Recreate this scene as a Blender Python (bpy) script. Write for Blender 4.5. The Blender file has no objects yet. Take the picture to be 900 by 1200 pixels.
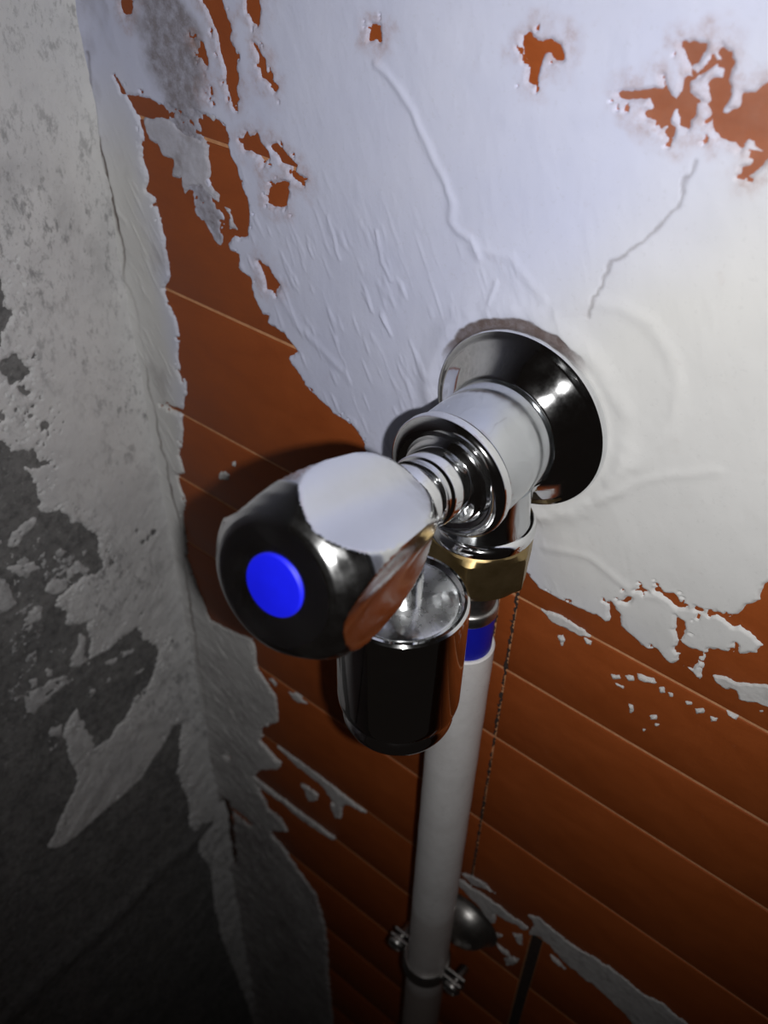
import bpy, bmesh, math, random
import numpy as np
from mathutils import Matrix, Vector

scene = bpy.context.scene
col = scene.collection

# ------------------------------------------------------------------ camera
CAM = Vector((0.104166, -0.199265, 0.153059))
RIGHT = Vector((0.781240, 0.623966, 0.018165)); DOWN = Vector((0.418521, -0.501977, -0.756874)); FWD = Vector((-0.463146, 0.598903, -0.653308))
cd = bpy.data.cameras.new('camera')
cd.sensor_fit = 'VERTICAL'; cd.sensor_height = 36.0; cd.sensor_width = 27.0
cd.lens = 32.369
cd.clip_start = 0.005; cd.clip_end = 20
cd.dof.use_dof = True
cd.dof.focus_distance = 0.262
cd.dof.aperture_fstop = 15.0
cam = bpy.data.objects.new('camera', cd); col.objects.link(cam)
m = Matrix.Identity(4)
for i in range(3):
    m[i][0] = RIGHT[i]; m[i][1] = -DOWN[i]; m[i][2] = -FWD[i]; m[i][3] = CAM[i]
cam.matrix_world = m
scene.camera = cam

# ------------------------------------------------------------------ world (dim warm ambient of an unlit room)
world = bpy.data.worlds.new('world'); scene.world = world
world.use_nodes = True
bg = world.node_tree.nodes['Background']
bg.inputs[0].default_value = (1.0, 0.8, 0.7, 1)
bg.inputs[1].default_value = 0.005

# ------------------------------------------------------------------ the phone's flash, just right of its lens
fl = bpy.data.lights.new('phone_flash', 'SPOT')
fl.energy = 2.5
fl.color = (1.0, 0.985, 0.97)
fl.shadow_soft_size = 0.0025
fl.spot_size = math.radians(102); fl.spot_blend = 1.0
flash = bpy.data.objects.new('phone_flash', fl); col.objects.link(flash)
mf = m @ Matrix.Rotation(math.radians(11), 4, 'X')
fp = CAM + RIGHT * 0.0145 + DOWN * 0.0065
for i in range(3): mf[i][3] = fp[i]
flash.matrix_world = mf

# ------------------------------------------------------------------ exposure
vs = scene.view_settings
vs.view_transform = 'Standard'; vs.look = 'None'; vs.gamma = 1; vs.use_curve_mapping = False
vs.exposure = 0.0

# ------------------------------------------------------------------ outlines surveyed on the two walls, in mm (x or y, z)
TILE_HOLES=[[(-165,60.3),(-164.3,57.2),(-161.3,56.8),(-153.1,57.3),(-146.6,56.7),(-140.1,57.4),(-137.7,56.6),(-130.2,56.6),(-129.3,59.1),(-126.1,57.9),(-119.4,58.2),(-115.3,56.5),(-114.4,53.4),(-115.5,50.9),(-114.1,48.9),(-111.5,44.9),(-109.9,39.8),(-107.9,36.4),(-107.6,29.1),(-109.1,23.2),(-115.3,20.9),(-119.3,17.6),(-118.5,14.7),(-113.7,15.3),(-115.4,9.9),(-109.7,7.8),(-108.6,1.5),(-105,-5.4),(-101.8,-3.5),(-102.8,-6.6),(-95.1,-8),(-88.7,-12.5),(-93.7,-16.9),(-86.1,-25.1),(-73,-31.4),(-66.5,-32.2),(-60,-36.1),(-56.8,-45.3),(-55.7,-51.5),(-42.3,-60.1),(-16.4,-61.2),(7.9,-57.5),(8.5,-57.1),(15,-61.6),(23.9,-61.3),(33,-60.3),(35.7,-59.4),(39.1,-60.7),(40.9,-59.4),(39,-51.3),(42.3,-54.4),(43.9,-58.7),(45.9,-60),(48.8,-60.7),(54.2,-62.5),(56.3,-59.9),(59.4,-62.1),(61.4,-63.4),(63.9,-61.6),(67.3,-62.2),(71,-63),(71.3,-60.5),(71.2,-53.3),(71,-49.9),(74.7,-48),(77.4,-46.9),(76.9,-43),(78.9,-45.8),(83.1,-42.3),(83.3,-38.8),(80.4,-37.1),(75.9,-35.4),(74.7,-37.1),(72.1,-36.4),(67.5,-36.3),(69.4,-35),(72.3,-35),(75.4,-31.7),(76.1,-28.1),(78.8,-23.9),(77.9,-20.8),(79.6,-15.9),(120,-22),(150,-31),(190,-18),(235,-36),(290,-24),(350,-40),(420,-26),(540,-30),(540,-756),(120,-756),(53.9,-679.2),(-50.8,-972.1),(-87.3,-598.5),(-89.1,-510.9),(-89.5,-446.8),(-97.2,-408.8),(-109,-396.2),(-117.5,-388.2),(-123.8,-380.9),(-134.6,-374),(-117.5,-355.3),(-123.4,-346.8),(-132.3,-347.3),(-137.8,-335.6),(-143.3,-324.1),(-137.6,-310.4),(-121.5,-295.1),(-117.7,-285.1),(-124.6,-282.6),(-133.3,-278.2),(-128.8,-262),(-117.8,-249),(-116,-245.1),(-115.9,-223.9),(-121.9,-218.1),(-128.6,-210.8),(-128.1,-196.2),(-129.3,-190.2),(-139,-194.2),(-150.6,-196.5),(-160.6,-198.5),(-167.5,-176.3),(-171,-160.7),(-169.1,-144.6),(-169.1,-133.7),(-164.8,-122.6),(-166.7,-115.1),(-168.1,-107.6),(-162.6,-103.2),(-164.7,-94.7),(-161.8,-88.6),(-159,-78.2),(-158.5,-70.6),(-169.2,-70.7),(-165.2,-68.5),(-156.9,-67),(-152.5,-56.7),(-152.4,-51.2),(-155.9,-47.2),(-154.4,-52),(-155,-40.6),(-151.8,-29.8),(-153,-22.6),(-158,-12.3),(-152.8,-6.2),(-152.5,0.2),(-152.7,9.1),(-153.7,18.1),(-155.2,24.1),(-159.3,25),(-156.4,31.4),(-158.9,36.9),(-156.6,42.8),(-159.4,40.7),(-155.5,44.1),(-156.5,47.9),(-159,52.9)],
[(-119.5,90.9),(-112,91.9),(-111,88.3),(-109.3,86.1),(-109.6,82.2),(-107.2,78.7),(-107.8,72.5),(-109.3,69.9),(-108.2,66.3),(-109.2,64.3),(-111,65),(-112.6,68.9),(-113,73.6),(-114.2,79.4),(-114.8,82.6),(-116.9,86.2)],
[(-101.4,93.5),(-97.3,94.1),(-97.3,91),(-98.1,88),(-99.7,88.8),(-101.9,91)],
[(-157.2,85.4),(-152.1,86.2),(-153,82.7),(-156.1,81.8),(-157.5,83.4)],
[(-99.9,82.5),(-98,81.5),(-96.1,79.3),(-95.5,75.5),(-91.8,72.9),(-92.6,71.4),(-94.9,73.3),(-97.2,74.5),(-98.3,78.9)],
[(-107.8,54.1),(-105.6,56.8),(-104.7,55.5),(-101.4,57.4),(-98.6,54),(-96.8,51.5),(-99.7,48.6),(-102,51),(-105,52.5),(-107.3,51.6)],
[(-95.4,55.5),(-93.3,56.3),(-89.5,54),(-85.6,52),(-86.3,49.6),(-81.8,48.9),(-83.4,47),(-87.9,47.7),(-88.2,50.6),(-91.7,51.2),(-92.5,53.6)],
[(-97.7,41.4),(-94.3,44.6),(-89,46.1),(-89.8,41.9),(-90.8,37.8),(-95.9,36.8),(-98.6,37.3)],
[(-123.2,65.8),(-119.7,67.2),(-119.2,65.5),(-121.3,63.6),(-123.5,63.9)],
[(-125.3,79.2),(-121.6,78.8),(-120.1,75.1),(-120.6,72.9),(-122.7,75.3)],
[(-104.7,15.2),(-100.7,14.6),(-97.7,11.7),(-95.8,9.8),(-98.1,7.1),(-101.9,6.5),(-102.7,10.7)],
[(-13.4,99.2),(-11.3,100),(-9.3,98.1),(-6.2,99.3),(-3.3,98.7),(-1.8,95.9),(-3.8,95.1),(-6.3,96.7),(-7.7,94.8),(-8.4,90.1),(-10.2,89.8),(-10.4,93.9),(-12.9,95.3)],
[(-57.1,94.1),(-54.7,94.2),(-54.2,91.1),(-57.7,90.8)],
[(12,91.5),(15.3,92.4),(20.3,94.1),(22.4,94.5),(21.7,96.3),(20.9,97.1),(22.2,97.2),(23.2,95.1),(24.2,93.4),(25.8,92.8),(26.7,94.6),(26.3,97.2),(27.9,98),(29.4,99.6),(30,99),(27.8,97.1),(28.1,94.9),(29.8,93.9),(32,93.8),(33.1,94.4),(32.3,95.7),(32.5,98),(34.4,98.7),(34.5,101.2),(32.6,103),(32.7,104.1),(34.7,103.4),(35.8,102.2),(35.4,100),(35.7,98.2),(36.5,96.2),(36.4,94.3),(36.3,92.4),(38.4,92.9),(39.6,94.2),(39.5,96.8),(41.4,97.7),(44.5,100.3),(48.2,88.2),(47.3,85.7),(44.5,81.3),(43.5,81.2),(43.3,82.6),(45.1,83.6),(46.3,87),(44.6,88.2),(42.8,88.9),(41.9,86.4),(40.9,86.9),(37.8,87.4),(35.5,88.4),(34.4,90.9),(32.5,93.2),(30.3,93.1),(30.3,90.4),(29.6,88.1),(28,88.5),(26.5,91.9),(25.3,91.3),(24.8,88.1),(23.8,86.6),(22.1,88.3),(20.1,88.2),(19.2,89),(21,90),(20,92.4),(16.4,91.6),(14.2,90.8)],
[(25.2,103.2),(27.2,104),(29.4,104.2),(29.5,102.5),(29,101.3),(27.5,99.6),(26.5,101.2)],
[(24.8,86.1),(25.7,87.9),(26.6,87.1),(26.5,85.4),(25.5,85.2)],
[(54.1,-38.3),(56.6,-36.7),(60.8,-38.8),(58.8,-41),(56.6,-39.5)],
[(58.8,-43.5),(61.9,-44.7),(62.8,-47.1),(61.9,-52.2),(60.2,-49)],
[(61.5,-57),(62,-52.5),(65.1,-53.4),(69.2,-52.6),(68.9,-55),(68,-60.2),(63.8,-61.2),(64,-56.9)],
[(50.9,-37.9),(51.8,-36.5),(52.8,-37.9),(51.4,-38.8)],
[(45.2,-42.5),(46.9,-40.2),(49.2,-40.2),(47,-41.7)],
[(42,-49.3),(43.5,-45.7),(44.9,-45.7),(43.8,-48.5)],
[(63.6,-36.9),(65.5,-37.2),(65.1,-37.9),(63.6,-37.8)],
[(-167.8,-322.5),(-163.8,-318.3),(-159.4,-318.8),(-163.3,-323.4)],
[(-172.3,-382.6),(-163.4,-379.7),(-146.9,-381),(-152.2,-386.8),(-166.9,-388)]]
PLASTER_ISLANDS=[[(17.2,-70.1),(21.1,-67.6),(27.5,-67.6),(33.3,-68.5),(35.3,-70.8),(32.1,-72.1),(27,-72.1),(22,-73.1)],
[(24.7,-77.9),(26.3,-75.6),(27.3,-77.8),(26.5,-80.9)],
[(33.6,-72.3),(36.4,-71.7),(36.2,-73.8),(34.7,-74.2)],
[(74.1,-59.2),(77.6,-56.5),(81.8,-56.3),(91.7,-50.3),(94.5,-59.3),(90.2,-60.5),(86,-62.6),(83.4,-62.9),(81.8,-60.5),(79.2,-62.1),(75.9,-61.5)],
[(89.2,-63.2),(90.6,-62),(91,-63.3),(89.9,-64.2)],
[(45.1,-81.8),(47.9,-79.7),(48.5,-81.2),(45.9,-83.2)],
[(49.1,-78.9),(52.2,-76.8),(52.7,-78.9),(51.3,-80.5)],
[(53.2,-75),(56.2,-74.2),(58.6,-72.8),(60.4,-74.3),(59.2,-75.7),(56.4,-76.9),(54,-76.9)],
[(60.7,-76),(62.3,-74.7),(63,-76.6),(61.5,-77.9)],
[(64,-75.8),(65.5,-75.1),(65.9,-76.7),(64.6,-77.5)],
[(69.4,-75.5),(71.5,-74.1),(72.1,-75.6),(70.3,-76.8)],
[(72.8,-76.5),(75.2,-74.5),(75.7,-76.3),(73.9,-78.1)],
[(77.7,-75.8),(80.2,-75),(80.4,-77),(78.6,-78.3)],
[(53.2,-90.3),(54.7,-89.8),(55.7,-92.9),(54.6,-94.6)],
[(60.6,-90.4),(62.9,-88.5),(63.3,-90.2),(61.6,-92)],
[(81.5,-70.6),(84.8,-70.3),(84.9,-71.7),(82.4,-71.8)],
[(47,-84.4),(50.2,-83.9),(50.1,-85),(47.5,-85)],
[(59.9,-97.9),(61,-97.5),(61,-99.1),(60,-99.5)],
[(63.1,-92.5),(64.9,-91.2),(64.7,-92.9),(63.4,-93.6)],
[(-139.4,-92.9),(-135.3,-88.5),(-132,-89.1),(-134.2,-93.4),(-139.7,-95.4)],
[(-130.2,-81.4),(-127.7,-79.5),(-128.1,-82.7),(-130.5,-84.2)],
[(-123.3,-214),(-117.6,-211.6),(-113.2,-213.3),(-116.2,-216.7)],
[(-106.9,-213.4),(-100.4,-210.3),(-94.4,-212.7),(-99.1,-217.6),(-104.4,-216.7)],
[(-118.5,-270.2),(-111.6,-269.5),(-96.2,-268.5),(-81.3,-268.8),(-70.4,-271.5),(-57.9,-271.1),(-59.7,-273.7),(-70.5,-276.5),(-74.3,-286.9),(-79.8,-284.9),(-83.5,-279.6),(-89,-276.3),(-104.3,-276.1)],
[(-103.2,-291.6),(-97.2,-289.5),(-90.4,-289.2),(-92.7,-298),(-97.8,-301.9),(-99.5,-295.7)],
[(-162.1,-322.8),(-153.8,-319.1),(-136.6,-323.2),(-119.5,-322.7),(-102.8,-322.2),(-79.7,-321.1),(-80.8,-325.1),(-103.1,-328.1),(-119.8,-327.2),(-139.4,-329.3)],
[(-81.8,-286.9),(-74.2,-284.3),(-74.4,-294.9),(-78.3,-299)],
[(-1.1,-270.7),(3.7,-268.9),(16.6,-266.8),(27.7,-266.4),(40.2,-267.2),(39.1,-270.4),(31.8,-273.8),(22.5,-276.1),(22.9,-287.1),(18.8,-286.8),(13.1,-279.7),(6.1,-277.1),(0.1,-274.8)],
[(2.4,-263),(7.6,-258.2),(15.4,-256),(20.5,-259.1),(14.5,-262.5),(8.3,-264.8)],
[(37.9,-256.6),(44,-251.9),(57.5,-254.1),(63.2,-254.3),(75.2,-251),(84.7,-250.8),(94.4,-252.8),(104,-249.1),(114.7,-251.6),(120.3,-253.9),(104.4,-285.3),(92.3,-280.5),(80,-275.7),(62.4,-274.3),(52.6,-269.4),(46.2,-266.9),(41,-272.7),(42.3,-260.9)],
[(32,-282.1),(37.9,-278.4),(39.1,-287.2),(35.9,-287.2)],
[(26.5,-303.5),(32.2,-303),(33.9,-305.4),(29.4,-307.1)],
[(32.5,-312.1),(35.7,-304.3),(38.8,-303),(37.3,-310),(34,-314.8)],
[(53.2,-277.4),(55.4,-277.1),(61.8,-279.6),(61.4,-281.7),(56,-280.8)],
[(22.2,-295.6),(27.7,-292.6),(26.6,-297.2),(23.4,-298.5)],
[(-155.2,50.7),(-145.5,53.4),(-139.6,53),(-135.3,50.6),(-127.3,50.5),(-123.5,49),(-124.7,44.8),(-123.5,42),(-126,36.5),(-121.8,33.5),(-121.6,30.6),(-125.5,32.1),(-129.9,34.3),(-136.3,31.8),(-138.9,27.7),(-139.4,34.7),(-144.3,33.7),(-142.1,39.9),(-147.7,39.8),(-149.4,43.5),(-153.5,44.5),(-154.9,48.3)],
[(-119.9,30.3),(-116.5,29.9),(-115.9,25.9),(-114.4,24.2),(-118,22.7),(-116.9,27.3)],
[(-125.3,62.8),(-122.2,61.6),(-118.7,59.1),(-120.1,56.9),(-123.3,58.1)]]
LINES={'ridge':[(-55,85.4),(-51.1,83.7),(-47.7,80.6),(-43.3,76.4),(-38.8,69.7),(-35.2,64.6),(-30.7,60.3),(-28.8,56),(-28.7,51.1),(-26.4,48.9),(-22.1,48),(-19.2,43.7)],
'hair':[(33.3,82),(32,78),(32.4,73.3),(29.2,67.5),(25.3,61.2),(18.3,54.2),(17.4,47.1),(14.9,38)],
'arc':[(-13.9,80.9),(-7.2,83.6),(0.5,85.5),(10.1,86.9),(18.4,87.3),(23.7,86.6)],
'ring':[(6.3,36.2),(14.1,42),(23.3,43.8),(31.8,42.1),(39.2,34.9),(43.1,25.3),(42.9,14.7),(38.3,2.7),(30,-7.4)],
'corner':[(-176.9,67.5),(-177.8,53.9),(-178.5,36.5),(-177.2,16.7),(-175.9,-1.2),(-178.1,-15.1),(-175,-23.2),(-175.5,-33.8),(-175.1,-46.5),(-175.8,-64.5),(-174.8,-72.8),(-175,-89.8),(-173.2,-102),(-173,-123.9),(-170.9,-138.4),(-173.1,-165.9),(-173.3,-203.1),(-173.2,-251.6),(-174.8,-308.5),(-178.4,-376.2),(-180.8,-454),(-189.9,-599)],
'scr1':[(-73.3,40.1),(-68.4,27.7)],
'scr2':[(-54.6,40.7),(-52,32),(-49,27.3)],
'scr3':[(-59.2,19.7),(-56.1,14.7)],
'scr4':[(-52.1,14.4),(-47.9,9.2)],
'scr5':[(-12.8,38.4),(-14.5,31.7)],
'wr1':[(7.4,-36.1),(15.4,-28.2),(27.7,-16.5),(40.6,-2),(57.1,9.3)],
'wr2':[(14.6,-42.7),(28.9,-37.8),(44.2,-42.6),(56.8,-37.9)],
'wr3':[(-20.3,45.9),(-9.5,46.7),(2.1,38.4)],
'wr4':[(-95.3,6.6),(-88.1,-2),(-69.4,-11.2)]}
SMEAR=[(-138.2,87,11.5),(-135.9,79.3,14.6),(-135.2,71,14),(-133.9,63.8,11.2),(-134.3,54.7,7.3),(-133.1,48.3,8.3),(-132.9,40.1,6.8),(-130.1,32.2,5.6),(-126.3,24.5,5.5),(-123.9,18.2,3.9)]
CORNER_PITS=[[(-180.4,-373.2),(-174.8,-372.5),(-174,-402.2),(-176.8,-449.4),(-187.8,-468),(-185.3,-425.1)]]
BARE_CONCRETE=[[(-54,6.4),(-50.5,4.3),(-52,-3.2),(-53.4,-5.9),(-51.3,-7.6),(-50.8,-10.4),(-52.7,-13.8),(-56,-14.9),(-56.8,-18.1),(-57.8,-21.1),(-61.9,-20.1)],
[(-60.6,-26),(-55.9,-23.7),(-52.5,-24.4),(-52.2,-28.1),(-50.1,-31.9),(-49.1,-34.6),(-52,-35.6),(-55.7,-35.6),(-58.4,-35.7),(-58.8,-32.3),(-60.9,-30.3)],
[(-56.2,-37.3),(-53.5,-37.7),(-53.4,-40.6),(-50.7,-41),(-50.1,-44.1),(-53.2,-43.5),(-56,-40.2)],
[(-53.3,-47.3),(-51.5,-47.7),(-51.2,-49.9),(-53.1,-49.9)],
[(-56.8,-49.4),(-54.7,-49),(-53.8,-51.9),(-56.5,-52)],
[(-50.7,-57.1),(-49.2,-57),(-48.9,-59.7),(-50.8,-59.6)],
[(-66.7,-42.3),(-63.8,-44.7),(-63.9,-48.5),(-67.6,-45.6)],
[(-71.6,-53.1),(-66.6,-57.9),(-65,-61.9),(-61.6,-63.3),(-59.7,-67),(-57.4,-65.7),(-56.8,-70.8),(-54.6,-73.7),(-56.8,-74.5),(-62,-71.9),(-61.6,-77.5),(-60.5,-82.6),(-59.7,-89.8),(-62,-94),(-61.2,-95.6),(-53.6,-100.7),(-49.7,-108.4),(-43.1,-115.5),(-38.9,-123.8),(-39.4,-131.7),(-39.2,-141.8),(-44.7,-143.5),(-51.6,-141),(-57,-142.6),(-65.5,-143),(-67.5,-145.8),(-62.6,-155.7),(-64.9,-159.8),(-54.4,-168.7),(-55.1,-177.6),(-58.5,-189.3),(-49.2,-192.7),(-39.2,-191.5),(-30.7,-192.1),(-27.5,-205.2),(-21.7,-214.7),(-25.4,-230.5),(-31.8,-235.7),(-41.1,-236.1),(-47.8,-246.6),(-54,-247.9),(-60.9,-252.3),(-69,-249.4),(-72.2,-214.4),(-81.5,-221.7),(-83,-237.7),(-82.9,-264),(-95.3,-276.4),(-108.5,-292),(-107.3,-297.8),(-96.3,-302.2),(-49.6,-301.6),(-28.2,-286.8),(-22.4,-280.9),(-15.8,-285.8),(-26.3,-322.7),(-23,-354.3),(-25.4,-380.6),(-22.5,-421.5),(-17.1,-451.9),(-19.7,-484.5),(-20.1,-550.6),(-12.8,-641),(-4,-749.5),(-14.7,-853.9),(-209.5,-462.4)]]
LEFT_ISLANDS=[[(-78.2,-102.5),(-74.7,-97.6),(-68.8,-95.5),(-63.9,-97.5),(-66,-101.1),(-71.7,-102.1),(-74.7,-105.1)],
[(-82.1,-112.4),(-77,-113.6),(-70.3,-117.3),(-69.4,-122),(-73.7,-121.4),(-74.6,-124.7),(-77.7,-119.7)],
[(-88.5,-112.7),(-84.5,-117.1),(-84,-126.8),(-83.2,-131.6),(-88.1,-133.2),(-93.6,-130)],
[(-81.8,-142.6),(-76.1,-138.8),(-72.5,-142.4),(-75.2,-148.2),(-81,-148.3)],
[(-70.5,-134.8),(-65.1,-132.1),(-59.1,-136.7),(-59.3,-142.2),(-64.9,-140.7)],
[(-67.6,-181),(-62.9,-177.2),(-60.2,-171.6),(-57.9,-175.2),(-61.3,-186.8),(-59.9,-189.6),(-64.7,-190.2),(-69,-186.3)],
[(-93.3,-184.3),(-89.8,-189.4),(-80.2,-190.5),(-73,-192.4),(-74.9,-194.8),(-86.3,-194.6),(-92.3,-198.6),(-94.8,-194.4)],
[(-80.4,-177.2),(-77.5,-180),(-78.5,-183.9),(-80.9,-181.3)],
[(-88.9,-177.2),(-85.2,-179.1),(-86.4,-183.6),(-89,-181.9)],
[(-51.9,-198.7),(-45.6,-201.9),(-47.4,-203.7),(-51.8,-201.4)],
[(-37.6,-219.1),(-30.7,-221.9),(-32.6,-223.8),(-38.1,-221.3)],
[(-53,-209.9),(-50.6,-212.1),(-51.3,-215),(-54.2,-212.2)],
[(-62.6,-209.4),(-60.3,-211.6),(-61.4,-213.2),(-63.1,-211.6)],
[(-40.7,-202.1),(-34.7,-204.8),(-36.6,-206.7),(-41,-203.6)],
[(-51.7,-131.1),(-47.3,-138.6),(-49.2,-141.4),(-53.1,-137),(-59.1,-136.7),(-56.9,-132.7)],
[(-94.9,-191.3),(-90.5,-183.4),(-81.9,-185.6),(-73.3,-189.1),(-72.3,-194.8),(-87,-196.2)],
[(-87.3,-215.5),(-81.8,-218),(-84.9,-225.1),(-88.4,-219.5)]]
NICKS=[[(-11.9,-139.4),(-9.5,-141.1),(-10.1,-143.1),(-11.8,-142.4)],
[(-18,-142),(-16.5,-143),(-17.1,-144.8),(-18.1,-144.1)],
[(-14.7,-141.4),(-13.5,-142.6),(-14.2,-144.2),(-15,-143.3)],
[(-19.7,-133.6),(-18.6,-134.8),(-19.5,-135.9)],
[(-13.3,-215.1),(-11.8,-217.6),(-12.6,-218.7)],
[(-46.5,-301.2),(-39.4,-305.2),(-39.8,-324.4),(-46,-323.4)]]

KNOB_PHASE = 30.0

# ------------------------------------------------------------------ helpers
def tag(o, label=None, cat=None, kind=None, group=None):
    if label: o['label'] = label
    if cat: o['category'] = cat
    if kind: o['kind'] = kind
    if group: o['group'] = group
    return o

def finish(name, me, mat, parent=None, smooth=True, angle=35):
    me.materials.append(mat)
    if smooth:
        me.polygons.foreach_set('use_smooth', [True] * len(me.polygons))
        me.set_sharp_from_angle(angle=math.radians(angle))
    o = bpy.data.objects.new(name, me); col.objects.link(o)
    if parent is not None:
        o.parent = parent
    return o

def empty(name, loc):
    o = bpy.data.objects.new(name, None); col.objects.link(o)
    o.location = loc; o.empty_display_size = 0.01
    return o

def frame(origin, axis, up=(0, 0, 1)):
    z = Vector(axis).normalized(); x = Vector(up).cross(z)
    if x.length < 1e-4: x = Vector((1, 0, 0))
    x.normalize(); y = z.cross(x)
    M = Matrix.Identity(4)
    for i in range(3):
        M[i][0] = x[i]; M[i][1] = y[i]; M[i][2] = z[i]; M[i][3] = origin[i]
    return M

def base_of(parent):
    v = Vector((0, 0, 0)); p = parent
    while p is not None:
        v += p.location; p = p.parent
    return v

def bm_lathe(bm, prof, M, segs=64, rfun=None):
    """prof: (radius, height) pairs along local z; ends on radius 0 are closed."""
    rings = []
    for k, (r, h) in enumerate(prof):
        if r < 1e-7:
            rings.append([bm.verts.new(M @ Vector((0, 0, h)))])
        else:
            ring = []
            for i in range(segs):
                a = 2 * math.pi * i / segs
                rr = rfun(r, h, a) if rfun else r
                ring.append(bm.verts.new(M @ Vector((rr * math.cos(a), rr * math.sin(a), h))))
            rings.append(ring)
    for A, B in zip(rings[:-1], rings[1:]):
        if len(A) == 1 and len(B) == 1: continue
        for i in range(segs):
            j = (i + 1) % segs
            if len(A) == 1: bm.faces.new((A[0], B[i], B[j]))
            elif len(B) == 1: bm.faces.new((A[i], A[j], B[0]))
            else: bm.faces.new((A[i], A[j], B[j], B[i]))

def bm_to(name, bm, mat, parent=None, smooth=True, angle=35):
    bmesh.ops.recalc_face_normals(bm, faces=bm.faces[:])
    off = base_of(parent)
    if off.length > 0:
        bmesh.ops.translate(bm, verts=bm.verts[:], vec=-off)
    me = bpy.data.meshes.new(name); bm.to_mesh(me); bm.free()
    return finish(name, me, mat, parent, smooth, angle)

def lathe(name, prof, M, mat, parent, segs=64, rfun=None, angle=35):
    bm = bmesh.new(); bm_lathe(bm, prof, M, segs, rfun)
    return bm_to(name, bm, mat, parent, True, angle)

def bm_box(bm, lo, hi, bev=0.0, front_only=False):
    x0, y0, z0 = lo; x1, y1, z1 = hi
    b = bev
    if b <= 0:
        v = [bm.verts.new(p) for p in ((x0,y0,z0),(x1,y0,z0),(x1,y1,z0),(x0,y1,z0),(x0,y0,z1),(x1,y0,z1),(x1,y1,z1),(x0,y1,z1))]
        for f in ((0,1,2,3),(4,7,6,5),(0,4,5,1),(1,5,6,2),(2,6,7,3),(3,7,4,0)):
            bm.faces.new([v[i] for i in f])
        return
    # box whose front face (y0) has a two-step rounded arris
    rings = []
    for ins, yy in ((0, y1), (0, y0 + b), (b * 0.3, y0 + b * 0.3), (b, y0)):
        rings.append([bm.verts.new(p) for p in ((x0+ins,yy,z0+ins),(x1-ins,yy,z0+ins),(x1-ins,yy,z1-ins),(x0+ins,yy,z1-ins))])
    bm.faces.new(rings[0])
    for A, B in zip(rings[:-1], rings[1:]):
        for i in range(4):
            j = (i + 1) % 4
            bm.faces.new((A[i], A[j], B[j], B[i]))
    bm.faces.new(rings[-1][::-1])

# ------------------------------------------------------------------ materials
class NT:
    def __init__(s, name):
        s.m = bpy.data.materials.new(name); s.m.use_nodes = True
        s.t = s.m.node_tree; s.b = s.t.nodes['Principled BSDF']
        s.tc = s.t.nodes.new('ShaderNodeTexCoord')
    def n(s, typ, **kw):
        nd = s.t.nodes.new(typ)
        for k, v in kw.items(): setattr(nd, k, v)
        return nd
    def l(s, a, b): s.t.links.new(a, b)
    def noise(s, scale, detail=4, rough=0.6, stretch=None, dist=0):
        nd = s.n('ShaderNodeTexNoise')
        nd.inputs['Scale'].default_value = scale; nd.inputs['Detail'].default_value = detail
        nd.inputs['Roughness'].default_value = rough; nd.inputs['Distortion'].default_value = dist
        if stretch:
            mp = s.n('ShaderNodeMapping'); mp.inputs['Scale'].default_value = stretch
            s.l(s.tc.outputs['Object'], mp.inputs['Vector']); s.l(mp.outputs[0], nd.inputs['Vector'])
        else:
            s.l(s.tc.outputs['Object'], nd.inputs['Vector'])
        return nd.outputs['Fac']
    def ramp(s, fac, stops):
        r = s.n('ShaderNodeValToRGB'); e = r.color_ramp.elements
        while len(e) < len(stops): e.new(0.5)
        for el, (p, c) in zip(e, stops):
            el.position = p; el.color = (c, c, c, 1) if not isinstance(c, tuple) else (*c, 1)
        s.l(fac, r.inputs[0]); return r.outputs[0]
    def mix(s, fac, a, b, blend='MIX'):
        nd = s.n('ShaderNodeMix', data_type='RGBA', blend_type=blend)
        for v, i in ((fac, 0), (a, 6), (b, 7)):
            if isinstance(v, (int, float)): nd.inputs[i].default_value = v
            elif isinstance(v, tuple): nd.inputs[i].default_value = (*v, 1)
            else: s.l(v, nd.inputs[i])
        return nd.outputs[2]
    def math(s, op, a, b=0.0):
        nd = s.n('ShaderNodeMath', operation=op)
        for v, i in ((a, 0), (b, 1)):
            if isinstance(v, (int, float)): nd.inputs[i].default_value = v
            else: s.l(v, nd.inputs[i])
        return nd.outputs[0]
    def attr(s, name):
        nd = s.n('ShaderNodeAttribute'); nd.attribute_name = name
        return nd.outputs['Fac']
    def base(s, c):
        if isinstance(c, tuple): s.b.inputs['Base Color'].default_value = (*c, 1)
        else: s.l(c, s.b.inputs['Base Color'])
    def rough(s, r):
        if isinstance(r, (int, float)): s.b.inputs['Roughness'].default_value = r
        else: s.l(r, s.b.inputs['Roughness'])
    def bump(s, h, strength=0.3, dist=0.001):
        nd = s.n('ShaderNodeBump'); nd.inputs['Strength'].default_value = strength
        nd.inputs['Distance'].default_value = dist
        s.l(h, nd.inputs['Height']); s.l(nd.outputs[0], s.b.inputs['Normal'])

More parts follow.
